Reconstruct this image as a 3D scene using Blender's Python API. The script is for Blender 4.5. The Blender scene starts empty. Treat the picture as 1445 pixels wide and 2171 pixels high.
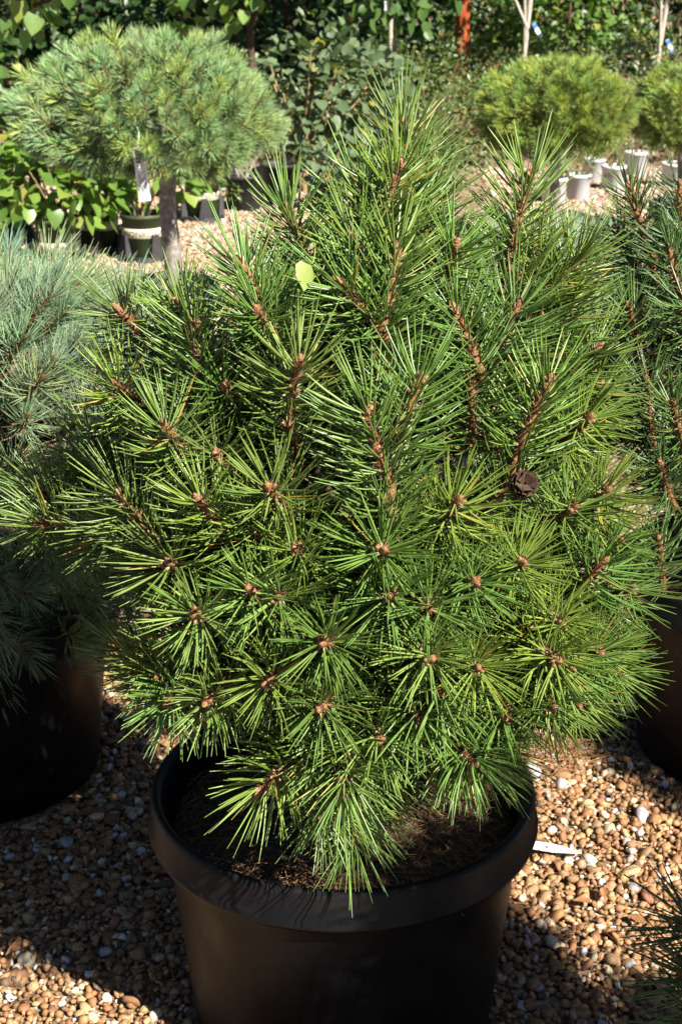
import bpy, math, random
import numpy as np
from mathutils import Vector, Matrix, Quaternion

random.seed(7)
rng = np.random.default_rng(11)
scn = bpy.context.scene
COL = scn.collection
R = math.radians

# ------------------------------------------------------------------ camera, sky, sun, exposure
FPX, CX, CY, PITCH, CAMH = 3244.0, 722.5, 1085.5, R(21.0), 1.68
cam = bpy.data.cameras.new('camera')
cam_ob = bpy.data.objects.new('camera', cam)
COL.objects.link(cam_ob)
cam_ob.location = (0, 0, CAMH)
cam_ob.rotation_euler = (R(90) - PITCH, 0, 0)
cam.sensor_fit = 'VERTICAL'
cam.sensor_height = 23.5
cam.lens = 23.5 * FPX / 2171.0
cam.clip_start = 0.05
cam.clip_end = 500
cam.dof.use_dof = True
cam.dof.focus_distance = 2.1
cam.dof.aperture_fstop = 9.0
scn.camera = cam_ob
scn.cycles.use_adaptive_sampling = True
scn.cycles.adaptive_threshold = 0.02
scn.cycles.max_bounces = 3
scn.cycles.diffuse_bounces = 1
scn.cycles.glossy_bounces = 1
scn.cycles.transmission_bounces = 1

SUN_EL, SUN_AZ = R(41), R(137)          # azimuth clockwise from +Y: front right of the plants
to_sun = Vector((math.sin(SUN_AZ) * math.cos(SUN_EL), math.cos(SUN_AZ) * math.cos(SUN_EL), math.sin(SUN_EL)))
world = bpy.data.worlds.new('World')
scn.world = world
world.use_nodes = True
wn = world.node_tree
sky = wn.nodes.new('ShaderNodeTexSky')
sky.sky_type = 'NISHITA'
sky.sun_disc = False
sky.sun_elevation = SUN_EL
sky.sun_rotation = SUN_AZ
sky.altitude = 200
sky.air_density = 0.5
sky.dust_density = 0.25
wn.links.new(sky.outputs[0], wn.nodes['Background'].inputs[0])
wn.nodes['Background'].inputs[1].default_value = 0.05
sun = bpy.data.lights.new('sun', 'SUN')
sun.energy = 5.0
sun.angle = R(0.5)
sun.color = (1.0, 0.94, 0.84)
sun_ob = bpy.data.objects.new('sun', sun)
COL.objects.link(sun_ob)
sun_ob.rotation_euler = to_sun.to_track_quat('Z', 'Y').to_euler()
sun_ob.location = (3, -3, 6)
vs = scn.view_settings
vs.view_transform = 'Standard'
vs.look = 'None'
vs.gamma = 1.0
vs.exposure = 1.5
vs.use_curve_mapping = False

UPV = np.array((0, math.sin(PITCH), math.cos(PITCH)))
FWD = np.array((0, math.cos(PITCH), -math.sin(PITCH)))
EYE = np.array((0, 0, CAMH))

def ray(px, py):
    return FWD + np.array((1.0, 0, 0)) * (px - CX) / FPX + UPV * (CY - py) / FPX

def at(px, py, Y):
    """the point of the place that stands at depth Y behind a picture position"""
    d = ray(px, py)
    return EYE + d * (Y / d[1])

def on_ground(px, py):
    d = ray(px, py)
    return EYE + d * (CAMH / -d[2])

# ------------------------------------------------------------------ materials
def new_mat(name):
    m = bpy.data.materials.new(name)
    m.use_nodes = True
    nt = m.node_tree
    return m, nt, nt.nodes['Principled BSDF']

def N(nt, t, **kw):
    n = nt.nodes.new(t)
    for k, v in kw.items():
        setattr(n, k, v)
    return n

def ramp(nt, fac, stops):
    r = nt.nodes.new('ShaderNodeValToRGB')
    el = r.color_ramp.elements
    el[0].position, el[0].color = stops[0][0], (*stops[0][1], 1)
    el[1].position, el[1].color = stops[-1][0], (*stops[-1][1], 1)
    for p, c in stops[1:-1]:
        e = el.new(p)
        e.color = (*c, 1)
    nt.links.new(fac, r.inputs[0])
    return r.outputs[0]

def mixc(nt, mode, fac, a, b):
    m = nt.nodes.new('ShaderNodeMix')
    m.data_type = 'RGBA'
    m.blend_type = mode
    for sock, v in ((m.inputs[0], fac), (m.inputs[6], a), (m.inputs[7], b)):
        if isinstance(v, (int, float)):
            sock.default_value = v
        elif isinstance(v, tuple):
            sock.default_value = (*v, 1) if len(v) == 3 else v
        else:
            nt.links.new(v, sock)
    return m.outputs[2]

def attr(nt, name, out='Fac'):
    a = nt.nodes.new('ShaderNodeAttribute')
    a.attribute_name = name
    return a.outputs[out]

def noise(nt, scale, detail=4, coord='Object', rough=0.55):
    tc = nt.nodes.new('ShaderNodeTexCoord')
    n = nt.nodes.new('ShaderNodeTexNoise')
    n.inputs['Scale'].default_value = scale
    n.inputs['Detail'].default_value = detail
    n.inputs['Roughness'].default_value = rough
    nt.links.new(tc.outputs[coord], n.inputs['Vector'])
    return n.outputs['Fac']

def bump(nt, bsdf, h, strength=0.5, dist=0.01):
    b = nt.nodes.new('ShaderNodeBump')
    b.inputs['Strength'].default_value = strength
    b.inputs['Distance'].default_value = dist
    nt.links.new(h, b.inputs['Height'])
    nt.links.new(b.outputs[0], bsdf.inputs['Normal'])

def needle_mat(name, dark, light, base=(0.30, 0.20, 0.09), rough=0.36, trans=0.0, spec=0.5):
    m, nt, b = new_mat(name)
    t, r = attr(nt, 'along'), attr(nt, 'vary')
    c = ramp(nt, r, [(0.0, dark), (0.85, light), (0.975, light), (1.0, (0.30, 0.20, 0.05))])
    oi = nt.nodes.new('ShaderNodeObjectInfo')
    c = mixc(nt, 'MULTIPLY', 1.0, c, oi.outputs['Color'])
    f = ramp(nt, t, [(0.0, (1, 1, 1)), (0.08, (0.8, 0.8, 0.8)), (0.14, (0, 0, 0))])
    c = mixc(nt, 'MIX', f, c, base)
    nt.links.new(c, b.inputs['Base Color'])
    b.inputs['Roughness'].default_value = rough
    b.inputs['Specular IOR Level'].default_value = spec
    if trans:
        tr = nt.nodes.new('ShaderNodeBsdfTranslucent')
        nt.links.new(c, tr.inputs[0])
        mx = nt.nodes.new('ShaderNodeMixShader')
        mx.inputs[0].default_value = trans
        nt.links.new(b.outputs[0], mx.inputs[1])
        nt.links.new(tr.outputs[0], mx.inputs[2])
        nt.links.new(mx.outputs[0], nt.nodes['Material Output'].inputs[0])
    return m

def leaf_mat(name, dark, light, yellow=(0.25, 0.22, 0.03), trans=0.3, rough=0.42):
    m, nt, b = new_mat(name)
    r = attr(nt, 'vary')
    oi = nt.nodes.new('ShaderNodeObjectInfo')
    s = N(nt, 'ShaderNodeMath', operation='ADD')
    nt.links.new(r, s.inputs[0])
    nt.links.new(oi.outputs['Random'], s.inputs[1])
    fr = N(nt, 'ShaderNodeMath', operation='FRACT')
    nt.links.new(s.outputs[0], fr.inputs[0])
    c = ramp(nt, fr.outputs[0], [(0.0, dark), (0.93, light), (1.0, yellow)])
    nz = noise(nt, 60, 3)
    c = mixc(nt, 'MULTIPLY', 0.5, c, ramp(nt, nz, [(0.3, (0.7, 0.7, 0.7)), (0.7, (1.1, 1.1, 1.1))]))
    nt.links.new(c, b.inputs['Base Color'])
    b.inputs['Roughness'].default_value = rough
    tr = nt.nodes.new('ShaderNodeBsdfTranslucent')
    nt.links.new(mixc(nt, 'MULTIPLY', 1.0, c, (1.5, 1.7, 0.6)), tr.inputs[0])
    mx = nt.nodes.new('ShaderNodeMixShader')
    mx.inputs[0].default_value = trans
    nt.links.new(b.outputs[0], mx.inputs[1])
    nt.links.new(tr.outputs[0], mx.inputs[2])
    nt.links.new(mx.outputs[0], nt.nodes['Material Output'].inputs[0])
    return m

def noisy_mat(name, stops, scale, rough=0.8, bmp=0.4, bd=0.01, detail=6, spec=0.3, coord='Object'):
    m, nt, b = new_mat(name)
    nz = noise(nt, scale, detail, coord)
    nt.links.new(ramp(nt, nz, stops), b.inputs['Base Color'])
    b.inputs['Roughness'].default_value = rough
    b.inputs['Specular IOR Level'].default_value = spec
    if bmp:
        bump(nt, b, nz, bmp, bd)
    return m

def plastic_mat(name, col, rough=0.42, dust=0.5, dustcol=(0.10, 0.085, 0.065), spec=0.5):
    m, nt, b = new_mat(name)
    n1, n2 = noise(nt, 9, 6), noise(nt, 120, 3)
    f = ramp(nt, n1, [(0.45, (0, 0, 0)), (0.85, (dust,) * 3)])
    c = mixc(nt, 'MIX', f, col, dustcol)
    nt.links.new(c, b.inputs['Base Color'])
    nt.links.new(ramp(nt, n1, [(0.3, (rough,) * 3), (0.8, (min(1, rough + 0.3),) * 3)]), b.inputs['Roughness'])
    bump(nt, b, n2, 0.08, 0.002)
    b.inputs['Specular IOR Level'].default_value = spec
    return m

M = {}
M['needle'] = needle_mat('pine needles', (0.076, 0.150, 0.024), (0.150, 0.245, 0.052), base=(0.42, 0.33, 0.22), rough=0.40, spec=0.75)
M['needle_old'] = needle_mat('older pine needles', (0.07, 0.11, 0.02), (0.17, 0.21, 0.05), trans=0.12)
M['needle_blue'] = needle_mat('blue green needles', (0.115, 0.205, 0.105), (0.24, 0.33, 0.19), base=(0.26, 0.17, 0.04), rough=0.42)
M['needle_std'] = needle_mat('silvery green needles', (0.115, 0.225, 0.065), (0.27, 0.39, 0.16), base=(0.30, 0.15, 0.03), rough=0.42, spec=0.8)
M['needle_fresh'] = needle_mat('fresh green needles', (0.13, 0.22, 0.038), (0.25, 0.34, 0.075), base=(0.30, 0.14, 0.03), rough=0.45)
M['bark'] = noisy_mat('orange brown bark', [(0.32, (0.045, 0.02, 0.010)), (0.5, (0.19, 0.08, 0.028)), (0.62, (0.30, 0.15, 0.06)), (0.75, (0.50, 0.38, 0.26))], 330, 0.75, 0.6, 0.003)
M['bark_dark'] = noisy_mat('old pine bark', [(0.3, (0.03, 0.018, 0.012)), (0.7, (0.11, 0.065, 0.04))], 90, 0.9, 0.8, 0.006)
M['bark_grey'] = noisy_mat('grey bark', [(0.3, (0.12, 0.105, 0.09)), (0.7, (0.30, 0.27, 0.24))], 55, 0.85, 0.6, 0.006)
M['bark_pale'] = noisy_mat('pale young bark', [(0.3, (0.28, 0.24, 0.19)), (0.7, (0.46, 0.41, 0.34))], 40, 0.8, 0.3, 0.004)
M['twig'] = noisy_mat('tan twig', [(0.3, (0.20, 0.12, 0.06)), (0.7, (0.42, 0.29, 0.16))], 40, 0.8, 0.3, 0.004)
M['bud'] = noisy_mat('resinous bud scales', [(0.3, (0.12, 0.05, 0.022)), (0.55, (0.25, 0.12, 0.05)), (0.78, (0.45, 0.32, 0.22))], 420, 0.6, 0.5, 0.002)
M['cone'] = noisy_mat('pine cone scales', [(0.3, (0.02, 0.012, 0.008)), (0.7, (0.10, 0.058, 0.034))], 160, 0.7, 0.5, 0.003)
M['black'] = plastic_mat('black pot plastic', (0.004, 0.004, 0.0048), 0.36, 0.05, spec=0.22)
M['black_far'] = plastic_mat('weathered black plastic', (0.016, 0.016, 0.018), 0.45, 0.35)
M['green_pot'] = plastic_mat('olive green plastic', (0.035, 0.055, 0.018), 0.45, 0.35)
M['white_pot'] = plastic_mat('white pot plastic', (0.66, 0.66, 0.66), 0.5, 0.5, (0.42, 0.38, 0.32))
M['cream'] = plastic_mat('cream printed band', (0.62, 0.56, 0.42), 0.55, 0.3, (0.45, 0.38, 0.27))
M['ink'] = plastic_mat('dark print', (0.05, 0.05, 0.035), 0.6, 0.0)
M['tag'] = plastic_mat('white tag plastic', (0.82, 0.82, 0.82), 0.35, 0.1, (0.5, 0.5, 0.48))
M['tag_blue'] = plastic_mat('blue tag plastic', (0.06, 0.16, 0.42), 0.4, 0.0)
M['soil'] = noisy_mat('potting soil', [(0.3, (0.05, 0.032, 0.02)), (0.6, (0.13, 0.085, 0.05)), (0.8, (0.25, 0.17, 0.10))], 70, 0.95, 0.9, 0.02)
M['straw'] = needle_mat('dry brown needles', (0.13, 0.055, 0.02), (0.40, 0.22, 0.10), base=(0.2, 0.1, 0.05), rough=0.6)
M['rust'] = noisy_mat('rusted steel', [(0.3, (0.13, 0.025, 0.008)), (0.55, (0.30, 0.062, 0.014)), (0.8, (0.42, 0.11, 0.03))], 28, 0.8, 0.3, 0.004, 8)
M['dry_leaf'] = noisy_mat('dry brown leaf', [(0.3, (0.16, 0.07, 0.03)), (0.7, (0.36, 0.18, 0.08))], 50, 0.6, 0.4, 0.004)
M['leaf_lime'] = leaf_mat('bright heart leaves', (0.07, 0.15, 0.022), (0.17, 0.27, 0.045))
M['leaf_mid'] = leaf_mat('mid green leaves', (0.045, 0.10, 0.02), (0.10, 0.18, 0.04))
M['leaf_grey'] = leaf_mat('dull green leaves', (0.055, 0.095, 0.04), (0.13, 0.18, 0.085), trans=0.2, rough=0.5)
M['leaf_shade'] = leaf_mat('leaves with shade in the colour', (0.010, 0.030, 0.007), (0.038, 0.080, 0.017), trans=0.2)  # shade of the thicket is put into this darkened leaf colour
M['leaf_red'] = leaf_mat('heart leaves', (0.075, 0.15, 0.03), (0.15, 0.25, 0.055), trans=0.35)
M['leaf_fine'] = leaf_mat('small shrub leaves', (0.045, 0.085, 0.02), (0.13, 0.17, 0.05), yellow=(0.30, 0.13, 0.06), trans=0.2)
M['leaf_pale'] = leaf_mat('pale fallen leaf', (0.22, 0.28, 0.07), (0.25, 0.31, 0.08), yellow=(0.24, 0.30, 0.075), trans=0.15)

# stones: colour per stone
m, nt, b = new_mat('gravel stones')
c = attr(nt, 'tint', 'Color')
nz = noise(nt, 180, 4)
c = mixc(nt, 'MULTIPLY', 0.7, c, ramp(nt, nz, [(0.3, (0.6, 0.55, 0.5)), (0.7, (1.15, 1.12, 1.1))]))
nt.links.new(c, b.inputs['Base Color'])
b.inputs['Roughness'].default_value = 0.7
bump(nt, b, nz, 0.35, 0.002)
M['stone'] = m
m, nt, b = new_mat('single gravel stone')
oi = nt.nodes.new('ShaderNodeObjectInfo')
c = mixc(nt, 'MULTIPLY', 0.7, oi.outputs['Color'], ramp(nt, noise(nt, 90, 5), [(0.3, (0.6, 0.55, 0.5)), (0.7, (1.15, 1.12, 1.1))]))
nt.links.new(c, b.inputs['Base Color'])
b.inputs['Roughness'].default_value = 0.65
bump(nt, b, noise(nt, 120, 4), 0.5, 0.002)
M['one_stone'] = m
# ground below and beyond the modelled stones
m, nt, b = new_mat('gravel ground')
tc = nt.nodes.new('ShaderNodeTexCoord')
vo = nt.nodes.new('ShaderNodeTexVoronoi')
vo.inputs['Scale'].default_value = 60
nt.links.new(tc.outputs['Object'], vo.inputs['Vector'])
bw = nt.nodes.new('ShaderNodeSeparateColor')
nt.links.new(vo.outputs['Color'], bw.inputs[0])
c = ramp(nt, bw.outputs[0], [(0.0, (0.10, 0.06, 0.03)), (0.35, (0.30, 0.18, 0.09)), (0.7, (0.42, 0.29, 0.17)), (1.0, (0.58, 0.5, 0.4))])
c = mixc(nt, 'MULTIPLY', 0.8, c, ramp(nt, vo.outputs['Distance'], [(0.0, (1, 1, 1)), (0.8, (0.35, 0.3, 0.25))]))
nt.links.new(c, b.inputs['Base Color'])
b.inputs['Roughness'].default_value = 0.9
bump(nt, b, vo.outputs['Distance'], 0.8, 0.01).__class__
M['ground'] = m

# ------------------------------------------------------------------ mesh helpers
class MB:
    """collects vertices and faces (numpy), builds ONE mesh"""
    def __init__(s):
        s.v, s.f3, s.f4, s.m3, s.m4, s.al, s.va, s.ti, s.n = [], [], [], [], [], [], [], [], 0
    def add(s, V, F, mat=0, along=None, vary=None, tint=None):
        V = np.asarray(V, float).reshape(-1, 3)
        F = np.asarray(F, int)
        if F.shape[1] == 3:
            s.f3.append(F + s.n); s.m3.append(np.full(len(F), mat))
        else:
            s.f4.append(F + s.n); s.m4.append(np.full(len(F), mat))
        s.v.append(V)
        k = len(V)
        s.al.append(np.full(k, 0.5) if along is None else np.broadcast_to(along, k))
        s.va.append(np.full(k, 0.5) if vary is None else np.broadcast_to(vary, k))
        s.ti.append(np.ones((k, 3)) if tint is None else tint)
        s.n += k
    def mesh(s, name, mats, smooth=False, tint=False):
        me = bpy.data.meshes.new(name)
        V = np.concatenate(s.v)
        f3 = np.concatenate(s.f3) if s.f3 else np.zeros((0, 3), int)
        f4 = np.concatenate(s.f4) if s.f4 else np.zeros((0, 4), int)
        me.vertices.add(len(V))
        me.vertices.foreach_set('co', V.astype(np.float32).ravel())
        nl = f3.size + f4.size
        me.loops.add(nl)
        me.loops.foreach_set('vertex_index', np.concatenate([f3.ravel(), f4.ravel()]).astype(np.int32))
        me.polygons.add(len(f3) + len(f4))
        st = np.concatenate([np.arange(len(f3)) * 3, f3.size + np.arange(len(f4)) * 4]).astype(np.int32)
        me.polygons.foreach_set('loop_start', st)
        mi = np.concatenate((s.m3 + s.m4)) if (s.m3 or s.m4) else []
        me.polygons.foreach_set('material_index', np.asarray(mi, np.int32))
        me.polygons.foreach_set('use_smooth', np.full(len(st), smooth))
        for nm, data in (('along', s.al), ('vary', s.va)):
            a = me.attributes.new(nm, 'FLOAT', 'POINT')
            a.data.foreach_set('value', np.concatenate(data).astype(np.float32))
        if tint:
            a = me.attributes.new('tint', 'FLOAT_COLOR', 'POINT')
            t = np.concatenate(s.ti)
            a.data.foreach_set('color', np.concatenate([t, np.ones((len(t), 1))], 1).astype(np.float32).ravel())
        for mt in (mats if isinstance(mats, (list, tuple)) else [mats]):
            me.materials.append(mt)
        me.update(calc_edges=True)
        me.validate()
        return me

def link(name, data, parent=None, loc=None):
    o = bpy.data.objects.new(name, data)
    COL.objects.link(o)
    if parent is not None:
        o.parent = parent
    if loc is not None:
        o.location = [float(x) for x in loc]
    return o

def tag(o, label, cat, group=None, kind=None):
    o['label'] = label
    if cat:
        o['category'] = cat
    if group:
        o['group'] = group
    if kind:
        o['kind'] = kind
    return o

def thing(name, label, cat, loc=(0, 0, 0), group=None, rz=0.0):
    o = link(name, None, None, loc)
    o.rotation_euler.z = rz
    o.empty_display_size = 0.05
    return tag(o, label, cat, group)

def tube(mb, pts, rad, k=8, mat=0, wob=0.0, cap=True):
    pts = np.asarray(pts, float)
    rad = np.broadcast_to(rad, len(pts)).astype(float)
    T = np.gradient(pts, axis=0)
    T /= np.linalg.norm(T, axis=1)[:, None] + 1e-9
    ref = np.array((0.31, 0.95, 0.05)) if abs(T[0][2]) > 0.5 else np.array((0.05, 0.1, 1.0))
    A = np.cross(T, ref); A /= np.linalg.norm(A, axis=1)[:, None] + 1e-9
    B = np.cross(T, A)
    ang = np.linspace(0, 2 * np.pi, k, endpoint=False)
    rr = rad[:, None] * (1 + wob * rng.uniform(-1, 1, (len(pts), k)))
    V = pts[:, None] + rr[..., None] * (np.cos(ang)[None, :, None] * A[:, None] + np.sin(ang)[None, :, None] * B[:, None])
    n = len(pts)
    i, j = np.meshgrid(np.arange(n - 1), np.arange(k), indexing='ij')
    F = np.stack([i * k + j, i * k + (j + 1) % k, (i + 1) * k + (j + 1) % k, (i + 1) * k + j], -1).reshape(-1, 4)
    mb.add(V.reshape(-1, 3), F, mat)
    if cap:
        c0 = [[0] + [(k - 1 - q), (k - 2 - q)] for q in range(0, k - 2)]
        ends = np.concatenate([V[0], V[-1]])
        mb.add(ends, np.concatenate([np.array(c0), np.array([[k, k + q + 1, k + q + 2] for q in range(k - 2)])]), mat)

def curve_pts(a, b, c, n=8):
    t = np.linspace(0, 1, n)[:, None]
    a, b, c = (np.asarray(x, float) for x in (a, b, c))
    return (1 - t) ** 2 * a + 2 * t * (1 - t) * b + t ** 2 * c

def lathe(mb, prof, k=48, mat=0, closed=False):
    prof = np.asarray(prof, float)
    ang = np.linspace(0, 2 * np.pi, k, endpoint=False)
    V = np.stack([prof[:, 0:1] * np.cos(ang), prof[:, 0:1] * np.sin(ang), np.repeat(prof[:, 1:2], k, 1)], -1)
    n = len(prof)
    i, j = np.meshgrid(np.arange(n - 1), np.arange(k), indexing='ij')
    F = np.stack([i * k + j, i * k + (j + 1) % k, (i + 1) * k + (j + 1) % k, (i + 1) * k + j], -1).reshape(-1, 4)
    mb.add(V.reshape(-1, 3), F, mat)

def box(mb, lo, hi, mat=0, M4=None):
    x0, y0, z0 = lo; x1, y1, z1 = hi
    V = np.array([(x, y, z) for z in (z0, z1) for x, y in ((x0, y0), (x1, y0), (x1, y1), (x0, y1))], float)
    if M4 is not None:
        V = np.array([M4 @ Vector(v) for v in V])
    mb.add(V, [(3, 2, 1, 0), (4, 5, 6, 7), (0, 1, 5, 4), (1, 2, 6, 5), (2, 3, 7, 6), (3, 0, 4, 7)], mat)

def unit(v):
    v = np.asarray(v, float)
    return v / (np.linalg.norm(v, axis=-1, keepdims=True) + 1e-9)

def needles(mb, P, D, Bend, L, W, nseg=3, k=3, mat=0, vary=None):
    """many needles: base P, direction D, bend vector (tip offset), length L, diameter W"""
    n = len(P)
    D = unit(D)
    rnd = unit(rng.normal(size=(n, 3)))
    A = unit(np.cross(D, rnd)); B = np.cross(D, A)
    t = np.linspace(0, 1, nseg + 1)
    C = P[:, None] + D[:, None] * (L[:, None] * t)[..., None] + Bend[:, None] * (t ** 2)[None, :, None]
    prof = np.interp(t, [0, 0.08, 0.6, 0.9, 1], [0.75, 1, 1, 0.75, 0.28])
    ang = np.linspace(0, 2 * np.pi, k, endpoint=False)
    ring = np.cos(ang)[None, :, None] * A[:, None] + np.sin(ang)[None, :, None] * B[:, None]
    V = C[:, :, None] + (0.5 * W[:, None, None] * prof[None, :, None])[..., None] * ring[:, None]
    m = (nseg + 1) * k
    i, j = np.meshgrid(np.arange(nseg), np.arange(k), indexing='ij')
    F0 = np.stack([i * k + j, i * k + (j + 1) % k, (i + 1) * k + (j + 1) % k, (i + 1) * k + j], -1).reshape(-1, 4)
    F = (F0[None] + (np.arange(n) * m)[:, None, None]).reshape(-1, 4)
    if vary is None:
        vary = rng.random(n)
    mb.add(V.reshape(-1, 3), F, mat, along=np.tile(np.repeat(t, k), n), vary=np.repeat(vary, m))

def shoot_axis(L, bend, z):
    s = (z / L) ** 2
    return np.stack([bend[0] * s, bend[1] * s, z], -1)

def shoot_needles(mb, L, bend, dens=500, nl=0.083, nw=0.0029, per=2, nseg=3, spread=(74, 42), z0=0.12, mat=0, tipk=10):
    n = int(dens * L)
    z = np.linspace(z0 * L, L, n) + rng.normal(0, 0.002, n)
    z = np.clip(z, 0, L)
    u = z / L
    az = np.arange(n) * 2.39996 + rng.normal(0, 0.15, n)
    a = np.radians(spread[0] + (spread[1] - spread[0]) * u ** 1.6 + rng.normal(0, 4, n))
    top = rng.random(n) < np.clip((u - 0.86) * 5, 0, 0.8)
    a = np.where(top, np.radians(rng.uniform(10, 52, n)), a)
    base = shoot_axis(L, bend, z)
    for q in range(per):
        da, dz = (rng.normal(0, R(3.5), n), rng.normal(0, R(4), n))
        aa, zz = a + da + (q - (per - 1) / 2) * R(5), az + dz + (q - (per - 1) / 2) * R(7)
        D = np.stack([np.sin(aa) * np.cos(zz), np.sin(aa) * np.sin(zz), np.cos(aa)], -1)
        ln = nl * rng.uniform(0.82, 1.1, n) * (1 - 0.12 * u)
        up = np.zeros((n, 3)); up[:, 2] = 1
        Bd = up * (ln * rng.uniform(0.10, 0.30, n))[:, None] + rng.normal(0, 0.025, (n, 3)) * ln[:, None]
        out = D.copy(); out[:, 2] = 0
        needles(mb, base + unit(out) * 0.0035, D, Bd, ln, nw * rng.uniform(0.85, 1.15, n), nseg, 3, mat)

def shoot_stem(mb, L, bend, r=0.0060, mat=0, scales=True):
    z = np.linspace(0, L, 14)
    P = shoot_axis(L, bend, z)
    tube(mb, P, r * np.linspace(1.15, 0.9, 14), 8, mat, wob=0.12)
    if scales:                        # short scale-like pegs that give the rough outline
        n = int(1000 * L)
        zz = rng.uniform(0.03 * L, L, n)
        az = rng.uniform(0, 2 * np.pi, n)
        o = np.stack([np.cos(az), np.sin(az), np.zeros(n)], -1)
        c = shoot_axis(L, bend, zz)
        needles(mb, c + o * r * 0.8, o + np.array((0, 0, 1.3)), np.zeros((n, 3)), rng.uniform(0.005, 0.010, n), np.full(n, 0.0030), 1, 3, mat)

def bud_geo(mb, p, d, ln, r, mat=0):
    d = Vector(d).normalized()
    q = d.to_track_quat('Z', 'Y').to_matrix().to_4x4()
    prof = [(0.55, 0), (0.95, 0.2), (1.0, 0.4), (0.8, 0.68), (0.4, 0.9), (0.02, 1.0)]
    k = 8
    V = []
    for i, (a, h) in enumerate(prof):
        for j in range(k):
            th = 2 * math.pi * (j + 0.5 * (i % 2)) / k
            rr = r * a * (1 + 0.14 * ((i + j) % 2))
            V.append(Vector(p) + q @ Vector((rr * math.cos(th), rr * math.sin(th), ln * h)))
    F = [(i * k + j, i * k + (j + 1) % k, (i + 1) * k + (j + 1) % k, (i + 1) * k + j) for i in range(len(prof) - 1) for j in range(k)]
    mb.add(np.array(V), F, mat)

# ------------------------------------------------------------------ the setting: ground, gravel, stones
mb = MB()
g = 60
xs = np.linspace(-90, 90, g)
X, Yg = np.meshgrid(xs, np.linspace(-40, 140, g), indexing='ij')
i, j = np.meshgrid(np.arange(g - 1), np.arange(g - 1), indexing='ij')
mb.add(np.stack([X, Yg, np.zeros_like(X)], -1).reshape(-1, 3), np.stack([i * g + j, (i + 1) * g + j, (i + 1) * g + j + 1, i * g + j + 1], -1).reshape(-1, 4))
ground = link('ground', mb.mesh('ground', M['ground']))
tag(ground, 'tan gravel ground of the nursery yard', None, kind='structure')

import bmesh
def ico(sub):
    bm = bmesh.new()
    bmesh.ops.create_icosphere(bm, subdivisions=sub, radius=1)
    V = np.array([v.co[:] for v in bm.verts]); F = np.array([[v.index for v in f.verts] for f in bm.faces])
    bm.free()
    return V, F
ICO1, ICO2 = ico(1), ico(2)
OCT = (np.array([(1, 0, 0), (0, 1, 0), (-1, 0, 0), (0, -1, 0), (0, 0, 1), (0, 0, -1)], float),
       np.array([(0, 1, 4), (1, 2, 4), (2, 3, 4), (3, 0, 4), (1, 0, 5), (2, 1, 5), (3, 2, 5), (0, 3, 5)]))
PAL = np.array([(0.345, 0.195, 0.09), (0.275, 0.133, 0.052), (0.40, 0.25, 0.125), (0.24, 0.12, 0.055), (0.58, 0.46, 0.31), (0.52, 0.52, 0.52), (0.12, 0.075, 0.045), (0.66, 0.60, 0.50)])
PALP = np.array([0.30, 0.22, 0.2, 0.11, 0.07, 0.03, 0.05, 0.02])

def rand_rot(n):
    q = unit(rng.normal(size=(n, 4)))
    w, x, y, z = q.T
    return np.stack([np.stack([1 - 2 * (y * y + z * z), 2 * (x * y - z * w), 2 * (x * z + y * w)], -1),
                     np.stack([2 * (x * y + z * w), 1 - 2 * (x * x + z * z), 2 * (y * z - x * w)], -1),
                     np.stack([2 * (x * z - y * w), 2 * (y * z + x * w), 1 - 2 * (x * x + y * y)], -1)], 1)

POTS = [(0.0, 2.1, 0.25), (-0.77, 2.86, 0.26), (0.90, 2.95, 0.26)]
def stones(mb, pos, rad, base, tint, jag=0.22):
    V0, F0 = base
    n, k = len(pos), len(V0)
    sc = rad[:, None] * rng.uniform(0.62, 1.25, (n, 3)); sc[:, 2] *= 0.72
    V = V0[None] * (1 + rng.uniform(-jag, jag, (n, k, 1))) * sc[:, None]
    yaw = rng.uniform(0, 6.283, n); tl = rng.normal(0, 0.35, (n, 2))
    Rm = rand_rot(n)
    flat = rng.random(n) < 0.7
    c, s = np.cos(yaw), np.sin(yaw)
    Rz = np.zeros((n, 3, 3)); Rz[:, 0, 0] = c; Rz[:, 0, 1] = -s; Rz[:, 1, 0] = s; Rz[:, 1, 1] = c; Rz[:, 2, 2] = 1
    Rz[:, 2, 0] = tl[:, 0]; Rz[:, 2, 1] = tl[:, 1]
    Rm[flat] = Rz[flat]
    V = np.einsum('nij,nkj->nki', Rm, V) + pos[:, None]
    F = (F0[None] + (np.arange(n) * k)[:, None, None]).reshape(-1, 3)
    mb.add(V.reshape(-1, 3), F, 0, tint=np.repeat(tint, k, 0))

def scatter(x0, x1, y0, y1, cell):
    nx, ny = int((x1 - x0) / cell), int((y1 - y0) / cell)
    X, Y = np.meshgrid(np.arange(nx), np.arange(ny), indexing='ij')
    X = x0 + (X.ravel() + rng.uniform(-0.2, 1.2, X.size)) * cell
    Y = y0 + (Y.ravel() + rng.uniform(-0.2, 1.2, Y.size)) * cell
    return X, Y
def tints(n):
    return np.clip(PAL[rng.choice(len(PAL), n, p=PALP)] * rng.uniform(0.7, 1.25, (n, 1)) * rng.uniform(0.92, 1.08, (n, 3)), 0, 0.85)

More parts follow.
